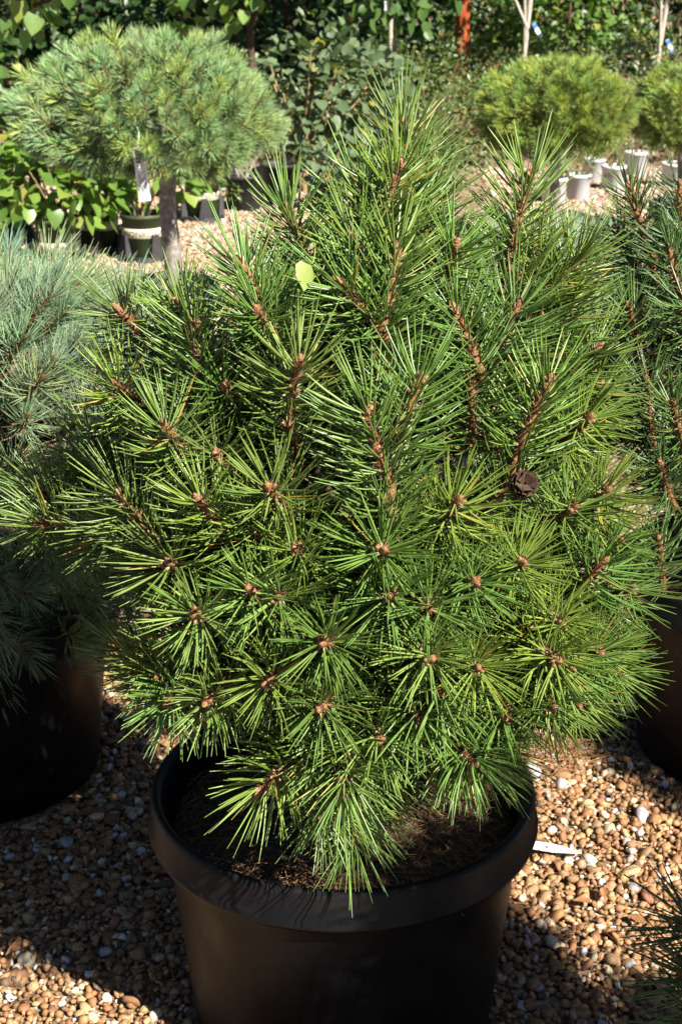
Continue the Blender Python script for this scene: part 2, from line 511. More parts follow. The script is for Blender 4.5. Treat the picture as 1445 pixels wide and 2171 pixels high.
mb = MB()
X, Y = scatter(-1.25, 1.3, 1.72, 3.6, 0.0112)
keep = np.ones(len(X), bool)
for (a, b_, r_) in POTS:
    keep &= np.hypot(X - a, Y - b_) > r_ + 0.004
X, Y = X[keep], Y[keep]
rad = np.clip(0.0066 * np.exp(rng.normal(0, 0.33, len(X))), 0.0035, 0.017)
stones(mb, np.stack([X, Y, rad * 0.35 + rng.uniform(0, 0.006, len(X))], -1), rad, ICO1, tints(len(X)), 0.17)
gr = link('gravel', mb.mesh('gravel', M['stone'], True, tint=True))
tag(gr, 'loose tan pea gravel around the big pots', None, kind='stuff')
mb = MB()
for (x0, x1, y0, y1) in ((-2.5, 0.35, 6.2, 11.4), (1.0, 2.9, 8.6, 11.4)):
    X, Y = scatter(x0, x1, y0, y1, 0.021)
    rad = np.clip(0.0115 * np.exp(rng.normal(0, 0.3, len(X))), 0.005, 0.025)
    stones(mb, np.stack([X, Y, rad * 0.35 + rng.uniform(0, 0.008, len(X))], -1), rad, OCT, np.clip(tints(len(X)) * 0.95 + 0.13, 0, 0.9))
gr2 = link('far_gravel', mb.mesh('far_gravel', M['stone'], tint=True))
tag(gr2, 'sunlit pale gravel aisle between the pot rows', None, kind='stuff')
# the larger stones one can pick apart
smesh = []
for q in range(8):
    mb = MB()
    V = ICO2[0] * (1 + rng.uniform(-0.12, 0.12, (len(ICO2[0]), 1))) * np.array((1, rng.uniform(0.6, 0.95), rng.uniform(0.45, 0.7)))
    V = V + 0.18 * np.sin(V[:, [1, 2, 0]] * 3 + q)
    mb.add(V, ICO2[1])
    smesh.append(mb.mesh('stone', M['one_stone'], True))
cnt = 0
while cnt < 300:
    x, y = random.uniform(-1.05, 1.1), random.uniform(1.8, 3.3)
    if any(math.hypot(x - a, y - b_) < r_ + 0.03 for a, b_, r_ in POTS):
        continue
    if abs(x) > 0.245 * y * 1.25 + 0.02:
        continue
    o = link('stone', smesh[cnt % 8], ground, (x, y, 0.0105))
    s = random.uniform(0.008, 0.013) if random.random() < 0.85 else random.uniform(0.014, 0.021)
    o.scale = (s, s, s)
    o.rotation_euler = (random.uniform(-0.4, 0.4), random.uniform(-0.4, 0.4), random.uniform(0, 6.28))
    c = random.choice([(0.50, 0.48, 0.45), (0.44, 0.45, 0.46), (0.54, 0.47, 0.36), (0.40, 0.24, 0.12), (0.34, 0.17, 0.07), (0.38, 0.22, 0.10), (0.30, 0.15, 0.06), (0.50, 0.36, 0.20)])
    f = random.uniform(0.75, 1.1)
    o.color = (c[0] * f, c[1] * f, c[2] * f, 1)
    cnt += 1

# ------------------------------------------------------------------ pots
def pot_profile(rt, rb, h, lip, liph):
    """outer wall up, lip band, over the top, inner wall down"""
    return [(0.001, 0.004), (rb - 0.012, 0.0), (rb, 0.008), (rt - lip, h - liph - 0.008), (rt - lip + 0.002, h - liph - 0.004),
            (rt + 0.004, h - liph - 0.002), (rt + 0.006, h - liph + 0.006), (rt, h - liph + 0.012), (rt, h - 0.012), (rt - 0.003, h - 0.003), (rt - 0.009, h),
            (rt - 0.015, h - 0.003), (rt - 0.018, h - 0.012), (rt - lip - 0.008, h - liph), (rb - 0.008, 0.03), (0.001, 0.03)]

def straw(parent, n, rad, z, name='pine_straw', r0=0.0, thick=0.0013, hl=0.03):
    mb = MB()
    a, rr = rng.uniform(0, 2 * np.pi, n), rad * np.sqrt(rng.uniform((r0 / rad) ** 2, 1, n))
    P = np.stack([rr * np.cos(a), rr * np.sin(a), z + rng.uniform(0.001, hl * 0.5, n)], -1)
    th = rng.uniform(0, 2 * np.pi, n)
    D = np.stack([np.cos(th), np.sin(th), rng.normal(0, 0.22, n)], -1)
    Bd = rng.normal(0, 0.018, (n, 3)); Bd[:, 2] = -np.abs(Bd[:, 2]) * 0.6
    L = rng.uniform(0.035, 0.085, n)
    inside = np.hypot(P[:, 0] + D[:, 0] * L, P[:, 1] + D[:, 1] * L) < rad
    D[~inside] *= -1
    needles(mb, P, D, Bd, L, np.full(n, thick), 3, 3)
    o = link(name, mb.mesh(name, M['straw']), parent)
    o['kind'] = 'stuff'
    return o

def big_pot(loc, label, h=0.42, rt=0.312, rb=0.25, soil_z=0.345, straw_n=700, mat='black', k=72, hum=0.0):
    t = thing('plant_pot', label, 'pot', loc, 'black pots of the big pines')
    mb = MB()
    lathe(mb, pot_profile(rt, rb, h, 0.022, 0.062), k)
    link('shell', mb.mesh('pot_shell', M[mat], smooth=True), t)
    mb = MB()
    n = 24
    rs = np.linspace(0, rt - 0.032, 10)
    an = np.linspace(0, 2 * np.pi, n, endpoint=False)
    V = [(0, 0, soil_z + 0.02)]
    for r_ in rs[1:]:
        for a in an:
            V.append((r_ * math.cos(a), r_ * math.sin(a), soil_z + 0.02 * (1 - (r_ / rs[-1]) ** 2) + random.uniform(-0.006, 0.006)))
    F4 = [(1 + i * n + j, 1 + i * n + (j + 1) % n, 1 + (i + 1) * n + (j + 1) % n, 1 + (i + 1) * n + j) for i in range(len(rs) - 2) for j in range(n)]
    mb.add(V, F4)
    mb.add([V[0]] + V[1:n + 1], [(0, 1 + j, 1 + (j + 1) % n) for j in range(n)])
    so = link('soil', mb.mesh('soil', M['soil'], smooth=True), t)
    if straw_n:
        straw(so, straw_n, rt - 0.035, soil_z + 0.006, hl=0.04)
    return t

main_pot = big_pot((0.003, 2.1, 0), 'big black pot holding the large green pine, soil and straw showing inside its rim', rt=0.302, rb=0.245, straw_n=1500)
left_pot = big_pot((-0.77, 2.86, 0), 'big black pot standing in deep shade under the blue-green pine', straw_n=0)
right_pot = big_pot((0.90, 2.95, 0), 'big black pot with sunlit straw under the dark green pine', straw_n=700, h=0.44, soil_z=0.40)

# ------------------------------------------------------------------ pines with long needles
VAR = []          # (length, needle mesh, old needle mesh, stem mesh, bud mesh, whole-shoot mesh)
for q, L in enumerate((0.10, 0.13, 0.16, 0.20, 0.24, 0.11, 0.15, 0.19)):
    bend = (random.uniform(-0.02, 0.02), random.uniform(-0.02, 0.02))
    nb = MB(); shoot_needles(nb, L, bend, dens=(600 if L < 0.13 else 500))
    st = MB(); shoot_stem(st, L, bend)
    bd = MB()
    tip = (bend[0], bend[1], L)
    bud_geo(bd, (bend[0] * 0.96, bend[1] * 0.96, L - 0.004), (bend[0], bend[1], 0.2), 0.017, 0.0050)
    for s in range(q % 4):
        a = random.uniform(0, 6.28)
        bud_geo(bd, (tip[0] + 0.004 * math.cos(a), tip[1] + 0.004 * math.sin(a), L - 0.006), (0.45 * math.cos(a), 0.45 * math.sin(a), 1), 0.014, 0.0045)
    whole = MB()
    shoot_needles(whole, L, bend, dens=360, nw=0.0031, nseg=2)
    shoot_stem(whole, L, bend, mat=1)
    bud_geo(whole, (bend[0] * 0.96, bend[1] * 0.96, L - 0.004), (bend[0], bend[1], 0.2), 0.018, 0.0055, 1)
    VAR.append((L, nb.mesh('needles', M['needle'], True), st.mesh('shoot', M['bark'], True), bd.mesh('bud', M['bud']), whole.mesh('shoot', [M['needle'], M['bark']], True), bend))

def frame_quat(d, roll):
    return Vector(d).to_track_quat('Z', 'Y') @ Quaternion((0, 0, 1), roll)

def place_shoot(parent, base, d, L, tint, whole=False, scale=1.0, bud=True):
    v = min(VAR, key=lambda a: abs(a[0] - L) + random.uniform(0, 0.015))
    s = L / v[0] * scale
    s = max(0.8, min(1.25, s))
    q = frame_quat(d, random.uniform(0, 6.28))
    if whole:
        o = link('shoot', v[4], parent, base)
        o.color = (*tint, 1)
    else:
        o = link('shoot', v[2], parent, base)
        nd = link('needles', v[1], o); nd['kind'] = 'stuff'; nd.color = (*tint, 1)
        if bud:
            link('bud', v[3], o)
    o.rotation_mode = 'QUATERNION'
    o.rotation_quaternion = q
    o.scale = (s, s, s)
    return o, s * v[0]

def pine_tint():
    if random.random() < 0.12:
        return (1.28, 1.14, 0.85)
    f = random.uniform(0.85, 1.2)
    return (f * random.uniform(0.9, 1.2), f, f * random.uniform(0.8, 1.1))

def trunk_mesh(top, r0, r1, mat, lean=(0, 0), name='trunk', k=10, n=9, z0=0.0, wob=0.06):
    mb = MB()
    z = np.linspace(z0, top, n)
    u = (z - z0) / (top - z0)
    P = np.stack([lean[0] * u ** 1.5 + 0.008 * np.sin(u * 9), lean[1] * u ** 1.5, z], -1)
    tube(mb, P, np.linspace(r0, r1, n), k, 0, wob)
    return mb.mesh(name, mat, True)

PROF_Z = [0.40, 0.46, 0.52, 0.60, 0.70, 0.80, 0.92, 1.05, 1.18, 1.30, 1.42, 1.55]
PROF_R = [0.24, 0.27, 0.31, 0.38, 0.42, 0.425, 0.40, 0.345, 0.27, 0.19, 0.09, 0.02]
AX = np.array((0.0, 2.1))
def crownR(z):
    return float(np.interp(z, PROF_Z, PROF_R))

def tip_point(px, py, back=0.0):
    d = ray(px, py)
    best, bt = 9, None
    for t in np.arange(1.3, 2.9, 0.004):
        p = EYE + d * t
        if p[2] < 0.37:
            break
        e = math.hypot(p[0] - AX[0], p[1] - AX[1]) - crownR(p[2])
        if e < best:
            best, bt = e, t
        if e <= 0:
            break
    return EYE + d * (bt + back), bt

# picture-estimated shoots: tip x, tip y, stem base x, stem base y, length, extra depth
SHOOTS = [
 (882, 265, 868, 400, .20, .06), (820, 348, 815, 480, .20, .0), (775, 495, 790, 560, .14, .02), (845, 525, 815, 685, .20, .0),
 (742, 600, 792, 670, .13, .0), (640, 440, 650, 560, .18, .06), (1097, 370, 1085, 565, .24, .02), (985, 515, 955, 590, .15, .0),
 (1160, 520, 1150, 640, .17, .02), (1208, 525, 1150, 640, .17, .03), (540, 552, 578, 690, .18, .0), (568, 645, 578, 720, .12, -.02),
 (612, 750, 610, 870, .17, .0), (400, 690, 422, 855, .20, .0), (275, 800, 298, 880, .15, .0), (375, 885, 382, 990, .16, .0),
 (430, 1050, 480, 1150, .16, .0), (240, 1050, 345, 1165, .17, .0), (95, 1085, 165, 1110, .12, .0), (78, 1015, 160, 1060, .12, .05),
 (370, 622, 385, 690, .12, .05), (268, 665, 320, 730, .14, .04), (875, 800, 838, 965, .20, -.04), (770, 875, 832, 1045, .20, -.04),
 (1078, 660, 1055, 760, .16, .0), (968, 650, 1030, 800, .18, .03), (1137, 800, 1095, 995, .22, .0), (1250, 910, 1185, 950, .13, .0),
 (795, 1140, 800, 1185, .14, -.02), (985, 1085, 925, 1140, .13, .0), (595, 1050, 618, 1110, .14, .0), (595, 1250, 600, 1270, .12, .02),
 (540, 1275, 552, 1290, .13, .0), (428, 1328, 440, 1325, .16, -.03), (712, 1375, 714, 1370, .16, -.03), (890, 1385, 888, 1378, .15, -.02),
 (820, 1280, 815, 1280, .12, .01), (920, 1280, 915, 1285, .12, .01), (1120, 1175, 1085, 1220, .14, .0), (1025, 1222, 965, 1228, .14, .01),
 (1282, 1222, 1215, 1275, .14, .0), (1190, 1300, 1170, 1310, .12, .02), (1160, 1388, 1135, 1365, .15, -.02), (1285, 1365, 1250, 1385, .13, .0),
 (1272, 1065, 1235, 1115, .14, .0), (762, 1680, 735, 1580, .16, -.06), (577, 1668, 640, 1600, .15, -.02), (995, 1640, 950, 1560, .14, .0),
 (1038, 1615, 985, 1560, .12, .03), (705, 1510, 706, 1480, .13, .0), (1215, 1440, 1160, 1420, .14, .0), (590, 1440, 610, 1420, .13, .0),
 (1245, 735, 1180, 830, .16, .03), (1160, 700, 1130, 790, .14, .05),
 (500, 820, 510, 900, .15, .05), (480, 960, 500, 1030, .14, .05), (170, 960, 215, 1030, .13, .06), (1190, 1080, 1160, 1130, .13, .04),
 (330, 1190, 380, 1215, .14, .02), (320, 1420, 350, 1400, .12, .04), (460, 1490, 490, 1440, .14, .0),
 (655, 1160, 670, 1210, .13, .03), (940, 1480, 930, 1450, .12, .02), (1090, 1500, 1060, 1460, .13, .02),
 (775, 1785, 762, 1690, .13, -.02), (690, 1740, 695, 1660, .12, .0),
 (1325, 1415, 1270, 1400, .13, .0), (1250, 1490, 1210, 1450, .13, .0), (1160, 1520, 1130, 1470, .13, .0), (1330, 1270, 1270, 1290, .13, .0), (1020, 1440, 1005, 1420, .12, .0), (380, 1500, 410, 1450, .13, .0),
 (690, 640, 700, 720, .13, .06), (870, 400, 860, 520, .16, .05), (930, 420, 890, 540, .17, .06), (740, 420, 770, 530, .16, .06), (1230, 620, 1185, 720, .15, .04), (1290, 1130, 1250, 1170, .13, .05), (1290, 830, 1240, 880, .13, .07), (200, 1130, 250, 1170, .13, .05),
 (510, 1130, 530, 1180, .13, .04), (790, 1560, 780, 1520, .12, .02), (870, 1520, 860, 1470, .12, .03), (660, 1600, 670, 1550, .12, .04),
]
pine = thing('pine_tree', 'large dense green pine with upright brown-stemmed shoots filling the big black pot', 'pine', (0, 2.1, 0.355))
ORI = np.array((0, 2.1, 0.355))
tr = link('trunk', trunk_mesh(0.78, 0.028, 0.012, M['bark_dark'], (0.02, 0.02)), pine)

def limb(parent, a, b, r0, r1, mat, sag=0.06, k=6, name='branch'):
    mb = MB()
    a, b = np.asarray(a, float), np.asarray(b, float)
    mid = (a + b) / 2 + np.array((0, 0, -sag)) * np.linalg.norm(b - a)
    tube(mb, curve_pts(a, mid, b, 7), np.linspace(r0, r1, 7), k, 0, 0.1)
    return link(name, mb.mesh(name, mat, True), parent)

def main_shoot(tip, d, L, tint=None, branch=True, old=False):
    base = tip - unit(d) * L
    o, _ = place_shoot(pine, base - ORI, d, L, tint or pine_tint())
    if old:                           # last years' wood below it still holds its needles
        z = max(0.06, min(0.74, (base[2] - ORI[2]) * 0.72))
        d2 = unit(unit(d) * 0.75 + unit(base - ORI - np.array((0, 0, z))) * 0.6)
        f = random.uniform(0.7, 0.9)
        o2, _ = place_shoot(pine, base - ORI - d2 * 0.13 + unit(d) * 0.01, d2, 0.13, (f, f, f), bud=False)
    if branch:
        z = max(0.06, min(0.74, (base[2] - ORI[2]) * 0.72))
        root = np.array((0.012, 0.012, z - 0.02))
        limb(pine, root, base - ORI + unit(d) * 0.004, 0.0085, 0.0050, M['bark_dark'], 0.10)
    return o

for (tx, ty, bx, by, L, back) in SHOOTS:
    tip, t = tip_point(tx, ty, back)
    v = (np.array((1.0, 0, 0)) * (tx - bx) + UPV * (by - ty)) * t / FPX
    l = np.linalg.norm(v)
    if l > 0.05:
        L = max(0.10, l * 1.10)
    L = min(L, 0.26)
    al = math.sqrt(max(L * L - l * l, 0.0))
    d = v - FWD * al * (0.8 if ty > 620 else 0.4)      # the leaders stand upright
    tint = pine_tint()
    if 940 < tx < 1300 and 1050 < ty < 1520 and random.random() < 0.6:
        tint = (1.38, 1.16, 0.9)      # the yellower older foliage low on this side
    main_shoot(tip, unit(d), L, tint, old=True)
# the back and the inside of the same crown
for q in range(60):
    z = random.uniform(0.46, 1.2)
    inner = q % 2
    a = random.uniform(-math.pi, 0.3) if inner else random.uniform(0.05, math.pi - 0.05)
    rr = crownR(z) * (random.uniform(0.40, 0.68) if inner else random.uniform(0.8, 1.0))
    tip = np.array((rr * math.cos(a), 2.1 + rr * math.sin(a), z))
    d = unit((math.cos(a) * 0.8, math.sin(a) * 0.8, random.uniform(0.1, 1.0)))
    main_shoot(tip, d, random.uniform(0.11, 0.17), branch=not inner)
# the dark cone
cp, t = tip_point(1103, 1030, -0.03)
mb = MB()
for i in range(46):
    u = i / 45
    a = i * 2.39996
    rr = 0.013 * math.sin(math.pi * (0.12 + 0.8 * u)) ** 0.8
    c = np.array((math.cos(a), math.sin(a), 0.0))
    w = np.array((-math.sin(a), math.cos(a), 0.0))
    z = -0.018 + 0.034 * u
    p0 = c * rr * 0.25 + np.array((0, 0, z))
    p1 = c * (rr + 0.005) + np.array((0, 0, z + 0.010))
    th = np.array((0, 0, 0.0045))
    V = [p0 - w * 0.003, p0 + w * 0.003, p1 + w * 0.0065, p1 - w * 0.0065, p0 - w * 0.003 + th, p0 + w * 0.003 + th, p1 + w * 0.0065 + th, p1 - w * 0.0065 + th]
    mb.add(V, [(3, 2, 1, 0), (4, 5, 6, 7), (0, 1, 5, 4), (1, 2, 6, 5), (2, 3, 7, 6), (3, 0, 4, 7)])
co = link('cone', mb.mesh('cone', M['cone']), pine, cp - ORI)
co.rotation_euler = (R(60), R(20), 0)
co['label'] = 'dark open pine cone among the needles'

def egg_pine(name, label, loc, zc, rx, zt, zb, n, tintf, shoot, group=None, trunk=(0.025, 0.012), needle_up=0.5, front=None):
    """a whole pine crown: shoots over an egg-shaped crown with some inside"""
    t = thing(name, label, 'pine', loc, group)
    link('trunk', trunk_mesh(zc + 0.5 * (zt - zc), trunk[0], trunk[1], M['bark_dark']), t)
    for q in range(n):
        u = 1 - 2 * (q + 0.5) / n
        a = q * 2.39996 + random.uniform(-0.2, 0.2)
        u = max(-0.97, min(0.99, u + random.uniform(-0.03, 0.03)))
        c = math.sqrt(1 - u * u)
        k = random.uniform(0.86, 1.05) if q % 5 else random.uniform(0.5, 0.75)
        p = np.array((rx * c * math.cos(a) * k, rx * c * math.sin(a) * k, zc + ((zt - zc) if u > 0 else (zc - zb)) * u * k))
        d = unit((c * math.cos(a), c * math.sin(a), u * 0.7 + needle_up + random.uniform(-0.2, 0.2)))
        shoot(t, p, d, tintf())
        if q % 3 == 0:
            limb(t, (0, 0, max(0.05, p[2] * 0.7)), p - d * 0.08, 0.009, 0.0045, M['bark_dark'], 0.08, 5)
    return t

def long_shoot(t, p, d, tint):
    L = random.uniform(0.11, 0.20)
    place_shoot(t, p - d * L, d, L, tint, whole=True)
def dark_tint():
    f = random.uniform(0.5, 0.8)
    return (f * random.uniform(0.75, 1.0), f, f * random.uniform(0.9, 1.2))

egg_pine('pine_tree', 'dark green pine with bristly shoots in the black pot beside the large pine', (0.90, 2.95, 0.40), 0.42, 0.38, 0.84, 0.08, 150, dark_tint, long_shoot)
# its taller leaders
rp = bpy.data.objects['pine_tree.001']
for (px, py, Y) in ((1345, 395, 2.95), (1432, 400, 2.9), (1405, 530, 2.75), (1330, 640, 2.7), (1440, 640, 2.62), (1380, 975, 2.52), (1395, 1130, 2.52), (1300, 500, 3.0), (1440, 520, 2.8), (1360, 800, 2.6), (1440, 850, 2.5)):
    p = at(px, py, Y) - np.array((0.90, 2.95, 0.40))
    d = unit((p[0] * 1.2 + random.uniform(-0.35, 0.25), p[1] * 0.9 + random.uniform(-0.3, 0.1), random.uniform(0.5, 0.95)))
    long_shoot(rp, p, d, dark_tint())
    limb(rp, (0, 0, max(0.1, p[2] * 0.6)), p - d * 0.1, 0.009, 0.0045, M['bark_dark'], 0.06, 5)
# neighbours in the same staggered rows, at the lower corner and beyond it
fp = big_pot((0.93, 1.13, 0), 'big black pot under the pine whose needles reach in at the lower corner', straw_n=0)
egg_pine('pine_tree', 'dark green pine whose needle tips reach in at the lower corner of the gravel', (0.93, 1.13, 0.36), 0.46, 0.40, 1.00, 0.05, 240, dark_tint, long_shoot)
fpt = bpy.data.objects['pine_tree.002']
for (px, py, Y) in ((1452, 1950, 1.52), (1448, 2080, 1.46), (1470, 2160, 1.42)):
    p = at(px, py, Y) - np.array((0.93, 1.13, 0.36))
    d = unit((-0.8, 0.35, 0.15))
    long_shoot(fpt, p, d, dark_tint())
    limb(fpt, (0, 0, max(0.06, p[2] - 0.1)), p - d * 0.1, 0.009, 0.0045, M['bark_dark'], 0.1, 5)
sp = big_pot((1.80, 2.03, 0), 'big black pot at the far end of the large pine\'s row', straw_n=0)
egg_pine('pine_tree', 'dark green pine at the end of the row past the large pine', (1.80, 2.03, 0.36), 0.48, 0.42, 1.20, 0.05, 200, dark_tint, long_shoot)

lp = big_pot((-0.95, 1.12, 0), 'added unseen black pot opposite the pot at the lower corner', straw_n=0)  # pot and its pine are added out of view to cut the sky fill
egg_pine('pine_tree', 'added unseen pine opposite the one at the lower corner, blocking sky light', (-0.95, 1.12, 0.36), 0.42, 0.34, 1.0, 0.05, 130, dark_tint, long_shoot)

# ------------------------------------------------------------------ soft-needled pines (blue-green globe and the standards)
def fine_variants(mat, L, nl, nw, dens, per=3, bark='bark', spread=(62, 20)):
    out = []
    for q in range(5):
        bend = (random.uniform(-0.015, 0.015), random.uniform(-0.015, 0.015))
        mb = MB()
        shoot_needles(mb, L, bend, dens=dens, nl=nl, nw=nw, per=per, nseg=2, spread=spread, z0=0.15)
        shoot_stem(mb, L, bend, r=0.0030, mat=1, scales=False)
        bud_geo(mb, (bend[0], bend[1], L - 0.004), (0, 0, 1), 0.012, 0.0038, 1)
        out.append(mb.mesh('shoot', [M[mat], M[bark]], True))
    return out
def fine_shooter(variants, L, smin=0.8, smax=1.25):
    def f(t, p, d, tint):
        s = random.uniform(smin, smax)
        o = link('shoot', random.choice(variants), t, p - d * L * s)
        o.rotation_mode = 'QUATERNION'
        o.rotation_quaternion = frame_quat(d, random.uniform(0, 6.28))
        o.scale = (s, s, s)
        o.color = (*tint, 1)
    return f
def soft_tint():
    f = random.uniform(0.95, 1.25)
    if random.random() < 0.2:
        return (1.25 * f, 1.12 * f, 0.75 * f)
    return (f * random.uniform(0.85, 1.15), f, f * random.uniform(0.85, 1.15))

FB = fine_variants('needle_blue', 0.09, 0.070, 0.0019, 400, spread=(70, 20))
egg_pine('pine_tree', 'soft blue-green pine with fine needles in the shaded black pot', (-0.77, 2.86, 0.36), 0.42, 0.50, 0.74, -0.13, 440, soft_tint, fine_shooter(FB, 0.09), needle_up=0.35)
low_pot = big_pot((0.62, 4.55, 0), 'black pot behind the large pine, almost hidden by low blue needles', straw_n=0, h=0.36, rt=0.26, rb=0.2, soil_z=0.3)
egg_pine('pine_tree', 'low blue-green pine spreading between the large pine and the white pots', (0.62, 4.55, 0.31), 0.28, 0.38, 0.54, 0.05, 130, soft_tint, fine_shooter(FB, 0.09), needle_up=0.4)

def standard(label, px, pyc, Y, rx, rz_up, rz_dn, n, variants, L, zpot, trunk_r, pot_label, pot_r, lean=(0, 0), tintf=soft_tint, ox=0.0):
    c = at(px, pyc, Y)
    pt = big_pot((c[0], Y, 0), pot_label, h=zpot, rt=pot_r, rb=pot_r * 0.8, soil_z=zpot - 0.06, straw_n=0, mat='black_far', k=40)
    pt['group'] = 'black pots of the clipped standard pines'
    o = (c[0], Y, zpot - 0.06)
    t = thing('standard_pine', label, 'pine', o, 'pines trained as round heads on a stem')
    zc = c[2] - o[2]
    tr = link('trunk', trunk_mesh(zc, trunk_r * 1.08, trunk_r * 0.9, M['bark_grey'], lean, k=14), t)
    for q in range(7):
        a = q * 0.9 + 0.4
        e = np.array((0.62 * rx * math.cos(a), 0.62 * rx * math.sin(a), zc + rz_up * random.uniform(-0.1, 0.4)))
        limb(t, (lean[0] * 0.9, 0, zc - 0.09), e, trunk_r * 0.6, 0.007, M['bark_grey'], -0.12, 7)
    f = fine_shooter(variants, L, 0.65, 1.0)
    for q in range(n):
        u = 1 - 1.86 * (q + 0.5) / n
        a = q * 2.39996 + random.uniform(-0.25, 0.25)
        cc = math.sqrt(max(0, 1 - u * u))
        lump = 1 + 0.09 * math.sin(3 * a + 1.3 * px) * cc + 0.07 * math.sin(5 * a + 2 + 4 * u)
        k = lump * (random.uniform(0.90, 1.04) if q % 4 else random.uniform(0.45, 0.8))
        p = np.array((ox + rx * cc * math.cos(a) * k, rx * cc * math.sin(a) * k, zc + (rz_up if u > 0 else rz_dn) * u * k))
        d = unit((cc * math.cos(a), cc * math.sin(a), u * 0.8 + random.uniform(0.05, 0.55)))
        f(t, p, d, tintf())
    return t

FS = fine_variants('needle_std', 0.075, 0.064, 0.0029, 430, spread=(76, 22))
std = standard('broad silvery-green pine head on one thick grey trunk with a hanging white tag', 352, 262, 6.0, 0.495, 0.315, 0.18, 640, FS, 0.075, 0.36, 0.034,
         'black pot around the foot of the thick grey trunk', 0.19, lean=(0.0, 0.0), ox=-0.065)
FF = fine_variants('needle_fresh', 0.07, 0.060, 0.0032, 430, spread=(76, 22))
standard('round bright green pine head above the small white pots', 1183, 240, 8.2, 0.385, 0.27, 0.21, 420, FF, 0.07, 0.24, 0.026,
         'black pot under the round bright green pine head', 0.17)
standard('smaller round green pine head beside the leaning young tree', 1455, 240, 8.6, 0.31, 0.24, 0.19, 240, FF, 0.07, 0.24, 0.024,
         'black pot under the smaller round pine head', 0.17)

# ------------------------------------------------------------------ leafy shrubs and trees
HV = np.array([(0, 0, 0), (.33, -.08, .10), (.5, .25, .13), (.36, .62, .08), (0, 1, -.06), (-.33, -.08, .10), (-.5, .25, .13), (-.36, .62, .08), (0, .45, 0)], float)
OV = np.array([(0, 0, 0), (.18, .12, .05), (.27, .42, .08), (.2, .72, .05), (0, 1, -.05), (-.18, .12, .05), (-.27, .42, .08), (-.2, .72, .05), (0, .5, 0)], float)
LF = np.array([(0, 1, 2, 8), (8, 2, 3, 4), (5, 0, 8, 6), (6, 8, 4, 7)])
def leaf_frames(pos, out, droop, n):
    out = unit(out + rng.normal(0, 0.45, (n, 3)))
    out[:, 2] -= droop
    y = unit(out)
    nz = unit(np.array((0.25, -0.35, 1.0)) + rng.normal(0, 0.45, (n, 3)) + out * 0.3)
    x = unit(np.cross(y, nz)); z = np.cross(x, y)
    return np.stack([x, y, z], -1)

def crown_points(n, ctr, rad, shell=0.55, clump=0, lumpy=0.25):
    d = unit(rng.normal(size=(n, 3)))
    ph = rng.uniform(0, 6.28, 4)
    lump = 1 + lumpy * np.sin(3.1 * d[:, 0] + ph[0]) * np.cos(2.7 * d[:, 2] + ph[1]) + 0.6 * lumpy * np.sin(6 * d[:, 1] + ph[2] + 4 * d[:, 0])
    r = (rng.uniform(shell ** 3, 1, n)) ** (1 / 3) * lump
    if clump:
        c = rng.integers(0, clump, n)
        cd = unit(rng.normal(size=(clump, 3)))
        cr = rng.uniform(0.5, 1.0, clump)
        base = cd[c] * cr[c][:, None]
        p = base + rng.normal(0, 0.16, (n, 3))
        return np.asarray(ctr) + p * np.asarray(rad), unit(p)
    return np.asarray(ctr) + d * r[:, None] * np.asarray(rad), d

LEAFM = {}
def leaf_mesh(shape, mat):
    key = (shape, mat)
    if key not in LEAFM:
        out = []
        for q in range(3):
            mb = MB()
            V = (HV if shape == 'heart' else OV).copy()
            V[:, 2] += 0.06 * np.sin(V[:, 1] * 4 + q * 2) + (q - 1) * 0.10 * V[:, 1] ** 2
            mb.add(V, LF, vary=0.2 * q)
            out.append(mb.mesh('leaf', M[mat], True))
        LEAFM[key] = out
    return LEAFM[key]

def foliage(parent, P, O, size, mat, shape='heart', indiv=0, droop=0.35, name='foliage', off=(0, 0, 0)):
    n = len(P)
    Fm = leaf_frames(P, O, droop, n)
    sz = size * rng.uniform(0.6, 1.2, n)
    order = np.argsort(P[:, 1] + 0.0 * P[:, 2])       # those on the open side first
    k = min(indiv, n)
    ms = leaf_mesh(shape, mat)
    for q in order[:k]:
        o = link('leaf', ms[q % 3], parent)
        mw = Matrix([[*(Fm[q][r_] * sz[q]), P[q][r_]] for r_ in range(3)] + [[0, 0, 0, 1]])
        o.matrix_local = mw
    rest = order[k:]
    if len(rest):
        V0 = HV if shape == 'heart' else OV
        V = np.einsum('nij,kj->nki', Fm[rest], V0) * sz[rest][:, None, None] + P[rest][:, None]
        F = (LF[None] + (np.arange(len(rest)) * len(V0))[:, None, None]).reshape(-1, 4)
        mb = MB()
        mb.add(V.reshape(-1, 3), F, vary=np.repeat(rng.random(len(rest)), len(V0)))
        o = link(name, mb.mesh(name, M[mat], True), parent)
        o['kind'] = 'stuff'

def shrub(name, label, loc, ctr, rad, n, size, mat, shape='heart', indiv=0, stems=7, stem_r=0.005, stem_mat='twig', group=None, cat='shrub', clump=0, droop=0.35, shell=0.45):
    t = thing(name, label, cat, loc, group)
    ctr, rad = np.asarray(ctr, float), np.asarray(rad, float)
    for q in range(stems):
        a = q * 2.4 + random.uniform(-0.4, 0.4)
        e = ctr + rad * np.array((0.75 * math.cos(a), 0.75 * math.sin(a), random.uniform(0.1, 0.75)))
        b0 = np.array((0.025 * math.cos(a), 0.025 * math.sin(a), 0))
        mid = b0 * 2.5 + np.array((0, 0, 0.55 * ctr[2]))
        mb = MB()
        tube(mb, curve_pts(b0, mid, e, 8), np.linspace(stem_r, stem_r * 0.45, 8), 6)
        link('stem', mb.mesh('stem', M[stem_mat], True), t)
    P, O = crown_points(n, ctr, rad, shell, clump)
    P[:, 2] = np.maximum(P[:, 2], 0.02)
    foliage(t, P, O, size, mat, shape, indiv, droop)
    return t

